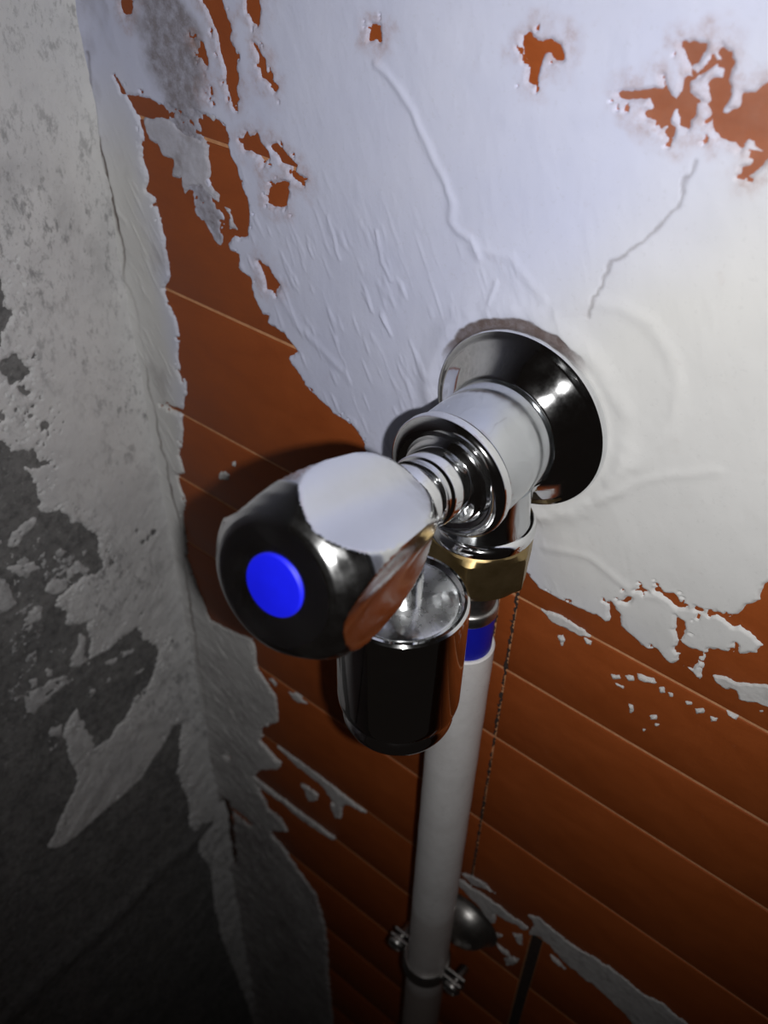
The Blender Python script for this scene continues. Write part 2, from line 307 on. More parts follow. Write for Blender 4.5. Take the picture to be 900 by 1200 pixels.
def mat_tile(name='brown_tile', film=0.0):
    t = NT(name)
    a = t.noise(30, 7, 0.72, (1.0, 1, 2.2), 0.4); b = t.noise(900, 3, 0.6)
    c = t.ramp(a, [(0.3, (0.265, 0.058, 0.0115)), (0.7, (0.36, 0.086, 0.0195))])
    c = t.mix(t.math('MULTIPLY', b, 0.35), c, (0.15, 0.04, 0.012))
    d = t.ramp(t.noise(260, 6, 0.75), [(0.62, 0.0), (0.78, 1.0)])
    c = t.mix(t.math('MULTIPLY', d, 0.10), c, (0.5, 0.4, 0.33))
    if film:
        c = t.mix(t.math('MULTIPLY', t.ramp(t.noise(130, 5, 0.7), [(0.3, 0.6), (0.65, 1.0)]), film), c, (0.5, 0.47, 0.44))
    t.base(c); t.rough(t.ramp(a, [(0.3, 0.42), (0.7, 0.56)]))
    t.b.inputs['Specular IOR Level'].default_value = 0.22
    t.bump(t.math('ADD', t.noise(160, 4, 0.6), t.math('MULTIPLY', b, 0.3)), 0.25, 0.0004)
    return t.m

def mat_grout():
    t = NT('joint_grout')
    a = t.noise(300, 5, 0.7)
    t.base(t.ramp(a, [(0.3, (0.50, 0.22, 0.095)), (0.7, (0.66, 0.34, 0.17))])); t.rough(0.85)
    t.bump(a, 0.5, 0.0005)
    return t.m

def mat_dark_joint():
    t = NT('dark_open_joint')
    a = t.noise(300, 5, 0.7)
    t.base(t.ramp(a, [(0.3, (0.018, 0.012, 0.010)), (0.7, (0.05, 0.03, 0.022))])); t.rough(0.9)
    return t.m

def mat_plaster():
    t = NT('white_skim_plaster')
    a = t.noise(22, 5, 0.6); f = t.noise(420, 5, 0.7)
    c = t.ramp(a, [(0.3, (0.55, 0.58, 0.755)), (0.7, (0.62, 0.645, 0.80))])  # cool daylight cast painted into the plaster as blue
    c = t.mix(t.attr('untinted'), c, t.ramp(a, [(0.3, (0.61, 0.61, 0.605)), (0.7, (0.67, 0.67, 0.665))]))
    sp = t.ramp(t.noise(700, 3, 0.6), [(0.60, 0.0), (0.72, 1.0)])
    c = t.mix(t.math('MULTIPLY', sp, 0.10), c, (0.3, 0.3, 0.3))
    dn = t.ramp(t.noise(300, 5, 0.7), [(0.3, 0.45), (0.6, 1.0)])
    c = t.mix(t.math('MULTIPLY', t.attr('dirt_dark'), dn), c, (0.175, 0.15, 0.155))
    hn = t.ramp(t.noise(350, 5, 0.7), [(0.4, 0.25), (0.65, 1.0)])
    c = t.mix(t.math('MULTIPLY', t.attr('halo'), hn), c, (0.30, 0.13, 0.06))
    c = t.mix(t.attr('crack'), c, (0.075, 0.045, 0.035))
    t.base(c); t.rough(0.72); t.b.inputs['Specular IOR Level'].default_value = 0.25
    s = t.noise(90, 4, 0.6, (1, 1, 0.5))
    t.bump(t.math('ADD', t.math('MULTIPLY', f, 0.6), s), 0.3, 0.0006)
    return t.m

def mat_left_plaster():
    t = NT('dirty_plaster')
    a = t.noise(30, 5, 0.6); f = t.noise(520, 5, 0.7)
    c = t.ramp(a, [(0.3, (0.58, 0.58, 0.59)), (0.7, (0.68, 0.68, 0.68))])
    sp = t.ramp(t.noise(260, 6, 0.72, (1, 1, 0.55)), [(0.53, 0.0), (0.64, 1.0)])
    c = t.mix(t.math('MULTIPLY', sp, t.math('MULTIPLY', t.attr('speck'), 0.75)), c, (0.16, 0.16, 0.165))
    s2 = t.ramp(t.noise(620, 5, 0.75, (1, 1, 0.6)), [(0.57, 0.0), (0.66, 1.0)])
    c = t.mix(t.math('MULTIPLY', s2, t.math('MULTIPLY', t.attr('speck'), 0.5)), c, (0.20, 0.20, 0.205))
    dn = t.ramp(t.noise(300, 5, 0.7), [(0.3, 0.45), (0.6, 1.0)])
    c = t.mix(t.math('MULTIPLY', t.attr('dirt_dark'), dn), c, (0.15, 0.15, 0.155))
    c = t.mix(t.attr('crack'), c, (0.012, 0.012, 0.012))
    t.base(c); t.rough(0.85); t.b.inputs['Specular IOR Level'].default_value = 0.15
    t.bump(f, 0.4, 0.0007)
    return t.m

def mat_concrete():
    t = NT('bare_concrete')
    a = t.noise(60, 6, 0.7); f = t.noise(900, 4, 0.7)
    c = t.ramp(a, [(0.25, (0.13, 0.13, 0.132)), (0.75, (0.25, 0.248, 0.245))])
    sp = t.ramp(t.noise(380, 5, 0.75), [(0.57, 0.0), (0.70, 1.0)])
    c = t.mix(t.math('MULTIPLY', sp, 0.65), c, (0.42, 0.42, 0.42))
    dk = t.ramp(t.noise(240, 6, 0.8), [(0.38, 1.0), (0.52, 0.0)])
    c = t.mix(t.math('MULTIPLY', dk, 0.5), c, (0.07, 0.07, 0.07))
    t.base(c); t.rough(0.92); t.b.inputs['Specular IOR Level'].default_value = 0.15
    t.bump(t.math('ADD', f, a), 0.5, 0.0008)
    return t.m

def mat_chrome(name='chrome', colr=(0.80, 0.81, 0.82), r0=0.05, r1=0.13, bump=0.06):
    t = NT(name)
    a = t.noise(140, 4, 0.6)
    t.base(t.mix(t.ramp(t.noise(420, 5, 0.7), [(0.55, 0.0), (0.8, 0.35)]), colr, tuple(x * 0.82 for x in colr)))
    t.b.inputs['Metallic'].default_value = 1.0
    t.rough(t.ramp(a, [(0.35, r0), (0.75, r1)]))
    if bump: t.bump(t.noise(220, 2, 0.5), bump, 0.0003)
    return t.m

def mat_simple(name, c0, c1, scale, rough, metal=0.0, bump=0.15):
    t = NT(name); a = t.noise(scale, 5, 0.65)
    t.base(t.ramp(a, [(0.3, c0), (0.7, c1)])); t.rough(rough)
    t.b.inputs['Metallic'].default_value = metal
    t.bump(a, bump, 0.0005)
    return t.m

def mat_pipe():
    t = NT('white_pipe_plastic')
    a = t.noise(120, 5, 0.7)
    c = t.ramp(a, [(0.3, (0.60, 0.585, 0.58)), (0.7, (0.70, 0.69, 0.69))])
    d = t.ramp(t.noise(500, 4, 0.7), [(0.62, 0.0), (0.72, 0.5)])
    c = t.mix(d, c, (0.35, 0.33, 0.33))
    c = t.mix(t.attr('dirt_dark'), c, (0.30, 0.25, 0.23))
    t.base(c); t.rough(0.42); t.bump(a, 0.1, 0.0004)
    return t.m

M_TILE = mat_tile(); M_TILE_FILM = mat_tile('brown_tile_limewashed', 0.15); M_GROUT = mat_grout(); M_JOINT = mat_dark_joint()
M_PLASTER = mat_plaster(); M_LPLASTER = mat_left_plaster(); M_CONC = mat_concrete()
M_CHROME = mat_chrome()
M_SATIN = mat_chrome('satin_chrome', (0.62, 0.64, 0.66), 0.10, 0.20, 0.05)
M_WORN = mat_chrome('worn_chrome', (0.72, 0.73, 0.74), 0.16, 0.42, 0.5)
M_KNOB = mat_chrome('handle_chrome', (0.74, 0.75, 0.755), 0.11, 0.24, 0.14)
M_BRASS = mat_simple('dull_brass', (0.26, 0.19, 0.085), (0.40, 0.30, 0.15), 160, 0.46, 1.0, 0.2)
M_STEEL = mat_simple('zinc_steel', (0.36, 0.35, 0.34), (0.55, 0.54, 0.52), 260, 0.36, 1.0, 0.2)
M_DULL = mat_simple('grey_metal', (0.16, 0.15, 0.145), (0.30, 0.29, 0.28), 300, 0.45, 1.0, 0.2)
M_BLUE = mat_simple('blue_plastic', (0.002, 0.004, 0.60), (0.003, 0.007, 0.74), 90, 0.55, 0.0, 0.05)
M_BLUE2 = mat_simple('dark_blue_plastic', (0.004, 0.006, 0.30), (0.006, 0.010, 0.38), 90, 0.5, 0.0, 0.05)
M_PIPE = mat_pipe()

# ------------------------------------------------------------------ numeric fields for the peeling coats (all in mm)
TAB = np.random.RandomState(7).rand(512, 512).astype(np.float32)
TAB1 = TAB.ravel()

def vnoise(x, y, seed):
    ix = np.floor(x).astype(np.int32); iy = np.floor(y).astype(np.int32)
    fx = (x - ix).astype(np.float32); fy = (y - iy).astype(np.float32)
    fx = fx * fx * (3 - 2 * fx); fy = fy * fy * (3 - 2 * fy)
    ix += seed * 37; iy += seed * 91
    x0 = ix & 511; x1 = (ix + 1) & 511; y0 = (iy & 511) << 9; y1 = ((iy + 1) & 511) << 9
    a = TAB1[y0 | x0]; c = TAB1[y1 | x0]
    a += (TAB1[y0 | x1] - a) * fx; c += (TAB1[y1 | x1] - c) * fx
    return a + (c - a) * fy

def fbm(x, y, size, octv=4, seed=1, gain=0.55):
    s = 0; amp = 1; tot = 0; f = 1.0 / size
    for k in range(octv):
        s = s + amp * (vnoise(x * f + 17.3 * k, y * f - 9.1 * k, seed + k) - 0.5)
        tot += amp; amp *= gain; f *= 2.03
    return s / tot * 2          # roughly -1 .. 1

def sdf(poly, X, Y, margin=14.0):
    """signed distance on a rectilinear grid, positive inside, clipped to +-margin"""
    P = np.array(poly, float); xs = X[0]; ys = Y[:, 0]
    d2 = np.full(X.shape, float(margin * margin)); ins = np.zeros(X.shape, bool)
    for (ax, ay), (cx, cy) in zip(P, np.roll(P, -1, 0)):
        i0, i1 = np.searchsorted(xs, (min(ax, cx) - margin, max(ax, cx) + margin))
        j0, j1 = np.searchsorted(ys, (min(ay, cy) - margin, max(ay, cy) + margin))
        ex = cx - ax; ey = cy - ay; L = ex * ex + ey * ey + 1e-9
        if i1 > i0 and j1 > j0:
            x = xs[None, i0:i1]; y = ys[j0:j1, None]
            t = np.clip(((x - ax) * ex + (y - ay) * ey) / L, 0, 1)
            v = d2[j0:j1, i0:i1]
            np.minimum(v, (x - ax - t * ex) ** 2 + (y - ay - t * ey) ** 2, out=v)
        if ay != cy:
            k0, k1 = np.searchsorted(ys, (min(ay, cy), max(ay, cy)))
            if k1 > k0:
                ins[k0:k1] ^= xs[None, :] < (ex * (ys[k0:k1, None] - ay) / ey + ax)
    d = np.sqrt(d2)
    return np.where(ins, d, -d)

def line_d(pts, X, Y):
    d2 = np.full(X.shape, 1e9)
    P = np.array(pts, float)
    bx0, by0 = P.min(0) - 12; bx1, by1 = P.max(0) + 12
    sel = (X >= bx0) & (X <= bx1) & (Y >= by0) & (Y <= by1)
    x = X[sel]; y = Y[sel]; dd = np.full(x.shape, 1e9)
    for (ax, ay), (cx, cy) in zip(P[:-1], P[1:]):
        ex = cx - ax; ey = cy - ay; L = ex * ex + ey * ey + 1e-9
        t = np.clip(((x - ax) * ex + (y - ay) * ey) / L, 0, 1)
        dd = np.minimum(dd, (x - ax - t * ex) ** 2 + (y - ay - t * ey) ** 2)
    d2[sel] = dd
    return np.sqrt(d2)

def sstep(a, b, x):
    t = np.clip((x - a) / (b - a), 0, 1); return t * t * (3 - 2 * t)

def sheet(name, X, Y, H, keep, to_world, mat, parent, attrs):
    """X, Y, H grids in mm -> one mesh of the kept cells"""
    ny, nx = X.shape
    k = keep[:-1, :-1] | keep[1:, :-1] | keep[:-1, 1:] | keep[1:, 1:]
    idx = np.arange(ny * nx).reshape(ny, nx)
    q = np.stack([idx[:-1, :-1][k], idx[:-1, 1:][k], idx[1:, 1:][k], idx[1:, :-1][k]], 1)
    used = np.unique(q); remap = np.full(ny * nx, -1); remap[used] = np.arange(len(used))
    q = remap[q]
    co = to_world(X.ravel()[used], Y.ravel()[used], H.ravel()[used]) * 0.001
    me = bpy.data.meshes.new(name)
    me.vertices.add(len(used)); me.vertices.foreach_set('co', co.astype(np.float32).ravel())
    me.loops.add(q.size); me.loops.foreach_set('vertex_index', q.astype(np.int32).ravel())
    me.polygons.add(len(q)); me.polygons.foreach_set('loop_start', np.arange(0, q.size, 4, dtype=np.int32))
    me.update(calc_edges=True)
    for an, A in attrs.items():
        at = me.attributes.new(an, 'FLOAT', 'POINT')
        at.data.foreach_set('value', A.ravel()[used].astype(np.float32))
    me.polygons.foreach_set('use_smooth', np.ones(len(q), bool))
    me.materials.append(mat)
    o = bpy.data.objects.new(name, me); col.objects.link(o); o.parent = parent
    return o

def steps(*segs):
    out = []
    for a, b, s in segs:
        n = max(1, int(round((b - a) / s))); out += list(np.linspace(a, b, n, endpoint=False))
    out.append(segs[-1][1])
    return np.array(out)

# ------------------------------------------------------------------ back wall: slab, tiles
XL = -180.0                               # plane of the left wall, mm
bm = bmesh.new()
bm_box(bm, (-0.23, 0.0005, -0.2705), (0.55, 0.06, 0.55))
bm_box(bm, (-0.23, 0.0009, -1.0), (0.0417, 0.06, -0.2705))
bm_box(bm, (0.0477, 0.0009, -1.0), (0.55, 0.06, -0.2705))
wall_back = bm_to('wall_back', bm, M_GROUT, None, False)
tag(wall_back, 'brown tiled back wall with peeling white plaster behind the valve', kind='structure')

tile_mesh = {}
def add_tile(x0, x1, z0, z1, dy=0.0, bev=0.5, parent=wall_back, name='tile'):
    key = (round(x1 - x0, 2), round(z1 - z0, 2), bev)
    if key not in tile_mesh:
        w, h = (x1 - x0) / 2000, (z1 - z0) / 2000
        bm = bmesh.new(); bm_box(bm, (-w, 0.0, -h), (w, 0.0045, h), bev * 0.001)
        bmesh.ops.recalc_face_normals(bm, faces=bm.faces[:])
        me = bpy.data.meshes.new('tile'); bm.to_mesh(me); bm.free()
        me.materials.append(M_TILE)
        me.polygons.foreach_set('use_smooth', [True] * len(me.polygons)); me.set_sharp_from_angle(angle=math.radians(50))
        tile_mesh[key] = me
    o = bpy.data.objects.new(name, tile_mesh[key]); col.objects.link(o)
    o.parent = parent
    o.location = ((x0 + x1) / 2000, dy * 0.001, (z0 + z1) / 2000)
    return o

ROWS = [160, 109, 50.5, -12.2, -70.2, -108.5, -149.4, -210.5, -269.8, -323, -384, -445, -505, -566, -628, -690, -752]
random.seed(4)
G = 0.62
for r, (zt, zb) in enumerate(zip(ROWS[:-1], ROWS[1:])):
    t, b = zt - G, zb + G
    j = lambda: random.uniform(-0.12, 0.12)
    if zb >= -270:
        add_tile(-200, 0.3, b, t, j())
        add_tile(1.1, 7.2, b, t, 0.1)             # narrow make-up strip at the vertical joint
        o = add_tile(8.0, 210, b, t, j()); add_tile(211.2, 412, b, t, j()); add_tile(413.2, 545, b, t, j())
        if zt > 60:                                # top courses keep a thin lime film
            o.material_slots[0].link = 'OBJECT'; o.material_slots[0].material = M_TILE_FILM
    else:
        add_tile(-200, 41.6, b, t, 0.5 + j())
        add_tile(47.8, 250, b, t, 0.5 + j()); add_tile(251.2, 452, b, t, 0.5 + j()); add_tile(453.2, 545, b, t, 0.5 + j())
bm = bmesh.new(); bm_box(bm, (0.0410, 0.0030, -0.76), (0.0484, 0.0300, -0.2705))
bm_to('joint_bed', bm, M_JOINT, wall_back, False)
# ragged dark cracks along both edges of the make-up strip
rj = random.Random(8)
for xc, ph in ((0.7, 0.0), (7.6, 2.0)):
    bm = bmesh.new(); z = -268.0; L = []
    while z < -60:
        w = max(0.12, rj.gauss(0.45, 0.25)); c = xc + rj.gauss(0, 0.22)
        L.append((bm.verts.new(((c - w) * 0.001, -0.00012, z * 0.001)), bm.verts.new((c * 0.001, -0.00020, z * 0.001)), bm.verts.new(((c + w) * 0.001, -0.00012, z * 0.001))))
        z += rj.uniform(0.5, 1.3)
    for A, B in zip(L[:-1], L[1:]):
        if rj.random() < 0.9:
            bm.faces.new((A[0], A[1], B[1], B[0])); bm.faces.new((A[1], A[2], B[2], B[1]))
    bm_to('joint_crack', bm, M_JOINT, wall_back, False)

# ------------------------------------------------------------------ back wall: plaster coat
xs = steps((-180, 142, 0.46), (142, 300, 1.6), (300, 545, 6.0))
zs = steps((-760, -560, 2.0), (-560, -300, 0.7), (-300, 116, 0.46), (116, 545, 8.0))
X, Z = np.meshgrid(xs, zs)

def jag(X, Z, s=0):
    return fbm(X, Z, 4.2, 4, 11 + s) * 0.9 + fbm(X, Z, 1.3, 2, 31 + s) * 0.45

F = np.full(X.shape, 14.0)
for poly in TILE_HOLES:
    F = np.minimum(F, -sdf(poly, X, Z, 9.0))
F0 = F.copy()
# smear: a thin grey film dragged over the bare strip
sm_d = np.full(X.shape, 99.0)
for (ax, az, ar), (bx, bz, br) in zip(SMEAR[:-1], SMEAR[1:]):
    ex, ez = bx - ax, bz - az; L = ex * ex + ez * ez
    t = np.clip(((X - ax) * ex + (Z - az) * ez) / L, 0, 1)
    d = np.hypot(X - ax - t * ex, Z - az - t * ez) - (ar + t * (br - ar))
    sm_d = np.minimum(sm_d, d)
sm = sstep(3.0, -5.0, sm_d + fbm(X, Z, 9, 4, 71) * 5)
F = np.maximum(F, np.minimum(0.55, -sm_d - 0.5 + fbm(X, Z, 6, 4, 75) * 4.5))
F = F + jag(X, Z) * (1 + sstep(-200, -300, Z) * 1.2)
# flecks of coat missing close to the edges
near = sstep(6.0, 1.0, F0) * (F0 > 0)
F = np.where(fbm(X, Z, 2.6, 3, 91) * near > 0.42, -0.25, F)

relief = fbm(X, Z, 26, 3, 3) * 0.35 + fbm(X * 0.96 + Z * 0.28, (Z * 0.96 - X * 0.28) * 0.4, 4.0, 3, 5) * 0.07
lft = sstep(40, -40, X) * sstep(60, 20, Z)
relief += np.maximum(fbm(X * 0.9 + Z * 0.44, (Z * 0.9 - X * 0.44) * 0.22, 1.9, 2, 8) - 0.22, 0) * 0.55 * (0.12 + lft)
dirt_dark = sm * 0.85
halo = np.zeros(X.shape); crack = np.zeros(X.shape)
def ridge(key, amp, w):
    global relief
    relief = relief + amp * np.exp(-(line_d(LINES[key], X + fbm(X, Z, 5, 2, 44) * 0.8, Z) / w) ** 2)
ridge('ridge', 0.5, 1.2); ridge('arc', 0.2, 2.6); ridge('ring', 0.4, 2.2)
for k in ('scr1', 'scr2', 'scr3', 'scr4', 'scr5'): ridge(k, 0.3, 0.6)
for k in ('wr1', 'wr2', 'wr3', 'wr4'): ridge(k, 0.3, 1.6)
dh = line_d(LINES['hair'], X + fbm(X, Z, 4, 3, 45) * 1.3, Z)
relief -= 0.35 * np.exp(-(dh / 0.45) ** 2); crack = np.maximum(crack, 0.42 * np.exp(-(dh / 0.4) ** 2))
# circular rubbed imprint below the flange
R0 = np.hypot(X, Z); ang = np.degrees(np.arctan2(Z, X))
relief += 1.6 * np.exp(-((R0 - 33) / 3.2) ** 2) * (0.55 + 0.45 * fbm(X, Z, 11, 3, 51))
gap = sstep(30.9, 29.9, R0 + fbm(X, Z, 4, 3, 52) * 1.2) * sstep(48, 72, ang) * sstep(170, 140, ang)
relief = np.where(gap > 0, relief * (1 - gap), relief)
crack = np.maximum(crack, gap * 0.62); dirt_dark = np.maximum(dirt_dark, gap)  # shade inside the gap above the flange, painted in dark
# worn brown haze around the upper bare spots
for poly in TILE_HOLES[1:16]:
    hz = sstep(-6.5, -0.5, sdf(poly, X, Z, 8.0) + fbm(X, Z, 5, 3, 55) * 4.0)
    halo = np.maximum(halo, hz * 0.42)
# corner: hairline crack and the coat running up over it
dc = line_d(LINES['corner'], X + fbm(X, Z, 6, 3, 47) * 0.9, Z)
cv = np.clip(fbm(X, Z, 25, 2, 48) + 0.75, 0, 1)
crack = np.maximum(crack, np.exp(-(dc / 0.5) ** 2) * cv * sstep(-320, -180, Z))
relief -= 0.5 * np.exp(-(dc / 0.45) ** 2) * cv
relief += 3.2 * np.exp(-np.clip(X - XL, 0, 99) / 3.4)
lowc = sstep(-150, -260, Z)
relief += lowc * 3.0 * np.exp(-np.clip(X - XL, 0, 99) / 9.0) + lowc * sstep(-110, -175, X) * fbm(X, Z * 2.4 + X * 1.2, 9, 3, 62) * 0.7
for poly in CORNER_PITS:
    p = sdf([(px + 6.5, pz) for px, pz in poly], X, Z, 8) + fbm(X, Z, 5, 3, 64) * 2.5 + 0.5
    crack = np.maximum(crack, sstep(-0.2, 0.6, p)); relief -= 2.5 * sstep(-0.3, 1.0, p)
dirt_dark = np.maximum(dirt_dark, sstep(0.25, 0.7, fbm(X, Z * 0.5, 14, 4, 66)) * 0.35 * sstep(-120, -165, X))
dirt_dark = np.maximum(dirt_dark, lowc * (0.45 + 0.3 * fbm(X, Z, 12, 4, 68)) + sstep(-280, -420, Z) * 0.3)  # greyer and darker towards the bottom
untinted = sstep(100, 45, np.hypot(X - 62, (Z + 5) * 0.8) + fbm(X, Z, 60, 3, 69) * 22)  # where the painted daylight blue fades out to neutral plaster
untinted = np.maximum(untinted, np.maximum(sstep(-150, -170, X + fbm(X, Z, 30, 3, 70) * 8) * sstep(75, 20, Z), sstep(-20, -110, Z)))
T = 0.85
H = np.where(F < 0, F * 1.6, T * sstep(0, 1.1, F) + relief * sstep(0.3, 3.0, F))
thin = sm * (F0 < 0)
H = np.where((thin > 0.3) & (F > 0), np.minimum(H, 0.28), H)
keep = F > -0.35
W2 = lambda x, z, h: np.stack([x, -h, z], 1)
sheet('plaster_coat', X, Z, H, keep, W2, M_PLASTER, wall_back, dict(dirt_dark=dirt_dark, halo=halo, crack=crack, untinted=untinted))

for i, poly in enumerate(PLASTER_ISLANDS):
    P = np.array(poly, float)
    lo = P.min(0) - 2.5; hi = P.max(0) + 2.5
    low_i = P[:, 1].max() < -200
    st = 0.45 if low_i else 0.34
    x1, z1 = np.meshgrid(np.arange(lo[0], hi[0], st), np.arange(lo[1], hi[1], st))
    big = min(1.0, np.ptp(P[:, 1]) / 6.0)
    f1 = sdf(poly, x1, z1, 5) + jag(x1, z1, 100 + i) * (0.45 + 0.5 * big) * (1.9 if low_i else 1.0)
    rl = fbm(x1, z1, 7, 3, 7 + i) * 0.18 + fbm(x1, z1, 2, 3, 9 + i) * 0.10
    h1 = np.where(f1 < 0, f1 * 1.6, 0.7 * sstep(0, 1.0, f1) + rl * sstep(0.2, 1.5, f1))
    if (f1 > 0).sum() < 3: continue
    zz = np.zeros(x1.shape)
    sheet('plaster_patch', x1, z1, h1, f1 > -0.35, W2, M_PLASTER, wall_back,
          dict(dirt_dark=zz + (0.4 if (P[:, 0].max() < -95 and P[:, 1].min() > 0) else 0.12 if P[:, 1].max() > -200 else 0.45) + np.clip(fbm(x1, z1, 5, 3, 21 + i), 0, 1) * 0.4, halo=zz + 0.05, crack=zz, untinted=zz + (0.3 if P[:, 1].min() > 0 else 1.0)))  # upper patches keep most of the painted daylight blue

# ------------------------------------------------------------------ left wall: rough concrete with a failing coat
ys = steps((-600, -180, 6.0), (-180, 0, 1.3)); zs = steps((-1000, -560, 6.0), (-560, 100, 1.6), (100, 545, 8.0))
Yg, Zg = np.meshgrid(ys, zs)
Hc = fbm(Yg, Zg, 18, 5, 201) * 0.9 + fbm(Yg, Zg, 3, 3, 205) * 0.35
band = np.exp(-((Zg + 398 + fbm(Yg, Zg, 30, 3, 207) * 6) / 9.0) ** 2)
Hc += band * 2.2
W3 = lambda y, z, h: np.stack([XL + h, y, z], 1)
wall_left = sheet('wall_left', Yg, Zg, Hc, np.ones(Yg.shape, bool), W3, M_CONC, None, {})
tag(wall_left, 'grey concrete side wall with flaking white plaster left of the valve', kind='structure')
# give the slab its thickness
sol = wall_left.modifiers.new('thickness', 'SOLIDIFY'); sol.thickness = 0.04; sol.offset = -1 

ys = steps((-600, -185, 8.0), (-185, 1.5, 0.62)); zs = steps((-1000, -560, 6.0), (-560, -430, 1.6), (-430, 104, 0.62), (104, 545, 8.0))
Y, Z = np.meshgrid(ys, zs)
F = np.full(Y.shape, 14.0)
for poly in BARE_CONCRETE: F = np.minimum(F, -sdf(poly, Y, Z, 15.0))
F0 = F.copy()
F = F + jag(Y, Z, 300) * 1.3 + fbm(Y, Z, 10, 3, 331) * 1.2 + fbm(Y, Z, 1.4, 2, 333) * 0.9
mott = sstep(-2, -14, F0) * sstep(-330, -170, Z)
F = np.maximum(F, (fbm(Y * 0.8 + Z * 0.4, Z * 0.9 - Y * 0.5, 5, 5, 303, 0.75) - 0.26) * 3.0 * mott - (1 - mott) * 9)
near = sstep(16.0, 2.0, F0) * (F0 > 0)
F = np.where(fbm(Y, Z, 2.2, 4, 391, 0.8) * (0.3 + near) > 0.40, -0.25, F)
relief = fbm(Y, Z, 20, 4, 311) * 0.55 + fbm(Y * 0.9 + Z * 0.44, (Z * 0.9 - Y * 0.44) * 0.35, 5, 3, 315) * 0.4
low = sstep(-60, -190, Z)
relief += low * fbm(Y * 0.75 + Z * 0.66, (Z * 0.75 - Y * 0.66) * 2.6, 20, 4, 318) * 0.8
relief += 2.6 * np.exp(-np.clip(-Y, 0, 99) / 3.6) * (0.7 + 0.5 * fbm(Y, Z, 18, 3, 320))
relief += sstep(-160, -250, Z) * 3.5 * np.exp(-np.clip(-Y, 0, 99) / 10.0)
dirt_dark = np.clip(fbm(Y, Z * 0.6, 11, 4, 322), 0, 1) * 0.55 * sstep(-0.1, 0.5, fbm(Y, Z, 50, 2, 324) + 0.25)
dirt_dark = np.maximum(dirt_dark, mott * 0.55 + low * 0.12)
speck = np.clip(0.65 + fbm(Y, Z, 40, 2, 326) * 0.9, 0, 1)
crack = np.zeros(Y.shape)
for poly in NICKS:
    p = sdf(poly, Y, Z, 5) + fbm(Y, Z, 1.5, 2, 340) * 0.4 + 0.35
    crack = np.maximum(crack, sstep(-0.1, 0.4, p)); relief -= 1.2 * sstep(-0.2, 0.6, p)
H = np.where(F < 0, F * 1.8 + 0.4, 0.4 + 0.45 * sstep(0, 1.2, F) + relief * sstep(0.2, 4.0, F))
sheet('plaster_coat', Y, Z, H, F > -0.6, W3, M_LPLASTER, wall_left, dict(dirt_dark=dirt_dark, speck=speck, crack=crack))

for i, poly in enumerate(LEFT_ISLANDS):
    P = np.array(poly, float)
    lo = P.min(0) - 4; hi = P.max(0) + 4
    y1, z1 = np.meshgrid(np.arange(lo[0], hi[0], 0.6), np.arange(lo[1], hi[1], 0.6))
    f1 = sdf(poly, y1, z1, 5) + jag(y1, z1, 400 + i) * 1.5
    f1 = np.where(fbm(y1, z1, 3, 3, 420 + i) > 0.35, -0.3, f1)
    rl = fbm(y1, z1, 7, 3, 7 + i) * 0.4
    h1 = np.where(f1 < 0, f1 * 1.8 + 0.4, 0.4 + 0.4 * sstep(0, 1.4, f1) + rl * sstep(0.2, 2, f1))
    if (f1 > 0).sum() < 3: continue
    zz = np.zeros(y1.shape)
    sheet('plaster_patch', y1, z1, h1, f1 > -0.5, W3, M_LPLASTER, wall_left,
          dict(dirt_dark=zz + 0.35 + np.clip(fbm(y1, z1, 5, 3, 21 + i), 0, 1) * 0.4, speck=zz + 0.6, crack=zz))

# ------------------------------------------------------------------ the angle valve
valve = empty('angle_valve', (0, -0.001, 0))
tag(valve, 'chrome angle valve with blue-dotted knob standing out from the plastered wall', 'valve')
MB = frame((0, -0.001, 0), (0, -1, 0))
mm = lambda L: [(r * 0.001, h * 0.001) for r, h in L]

esc = lathe('escutcheon', mm([(27.6, 0), (28.0, 0.5), (28.0, 1.6), (27.6, 2.4), (26.6, 2.9), (25.9, 3.0), (25.2, 3.4), (21.8, 6.6), (18.3, 10.2), (17.9, 10.5), (17.4, 10.6), (16.8, 10.2), (16.6, 0.5), (27.6, 0)]),
            MB, M_CHROME, valve, 128, angle=28)
body = lathe('body', mm([(0, 1), (16.5, 1), (16.7, 9), (17.1, 12.0), (17.3, 20), (17.3, 32.0), (16.9, 33.1), (16.5, 33.6), (0, 33.6)]), MB, M_SATIN, valve, 128)
MC = frame((0, -0.0350, 0), (0, -1, 0))
collar = lathe('collar', mm([(0, -1.2), (17.2, -1.2), (18.2, -0.6), (18.5, 0.4), (18.5, 2.2), (18.1, 3.2), (16.8, 4.0), (15.4, 4.1), (14.2, 3.6), (13.2, 3.4), (12.6, 4.0), (12.2, 5.6), (11.4, 6.2), (0, 6.2)]), MC, M_CHROME, valve, 128, angle=40)

P0 = Vector((0, -0.034, 0.0)); Q = Vector((0.0068, -0.1093, 0.0198))
AX = (Q - P0).normalized(); LEN = (Q - P0).length
MK = frame(P0, AX)
bonnet = lathe('bonnet', mm([(0, 0), (9.9, 0), (9.9, 6), (9.9, 17.5), (9.6, 18.3), (9.1, 18.8), (9.1, 20.6), (9.5, 21.2), (9.5, 29), (9.0, 30), (9.0, 37), (0, 37)]), MK, M_CHROME, valve, 96)

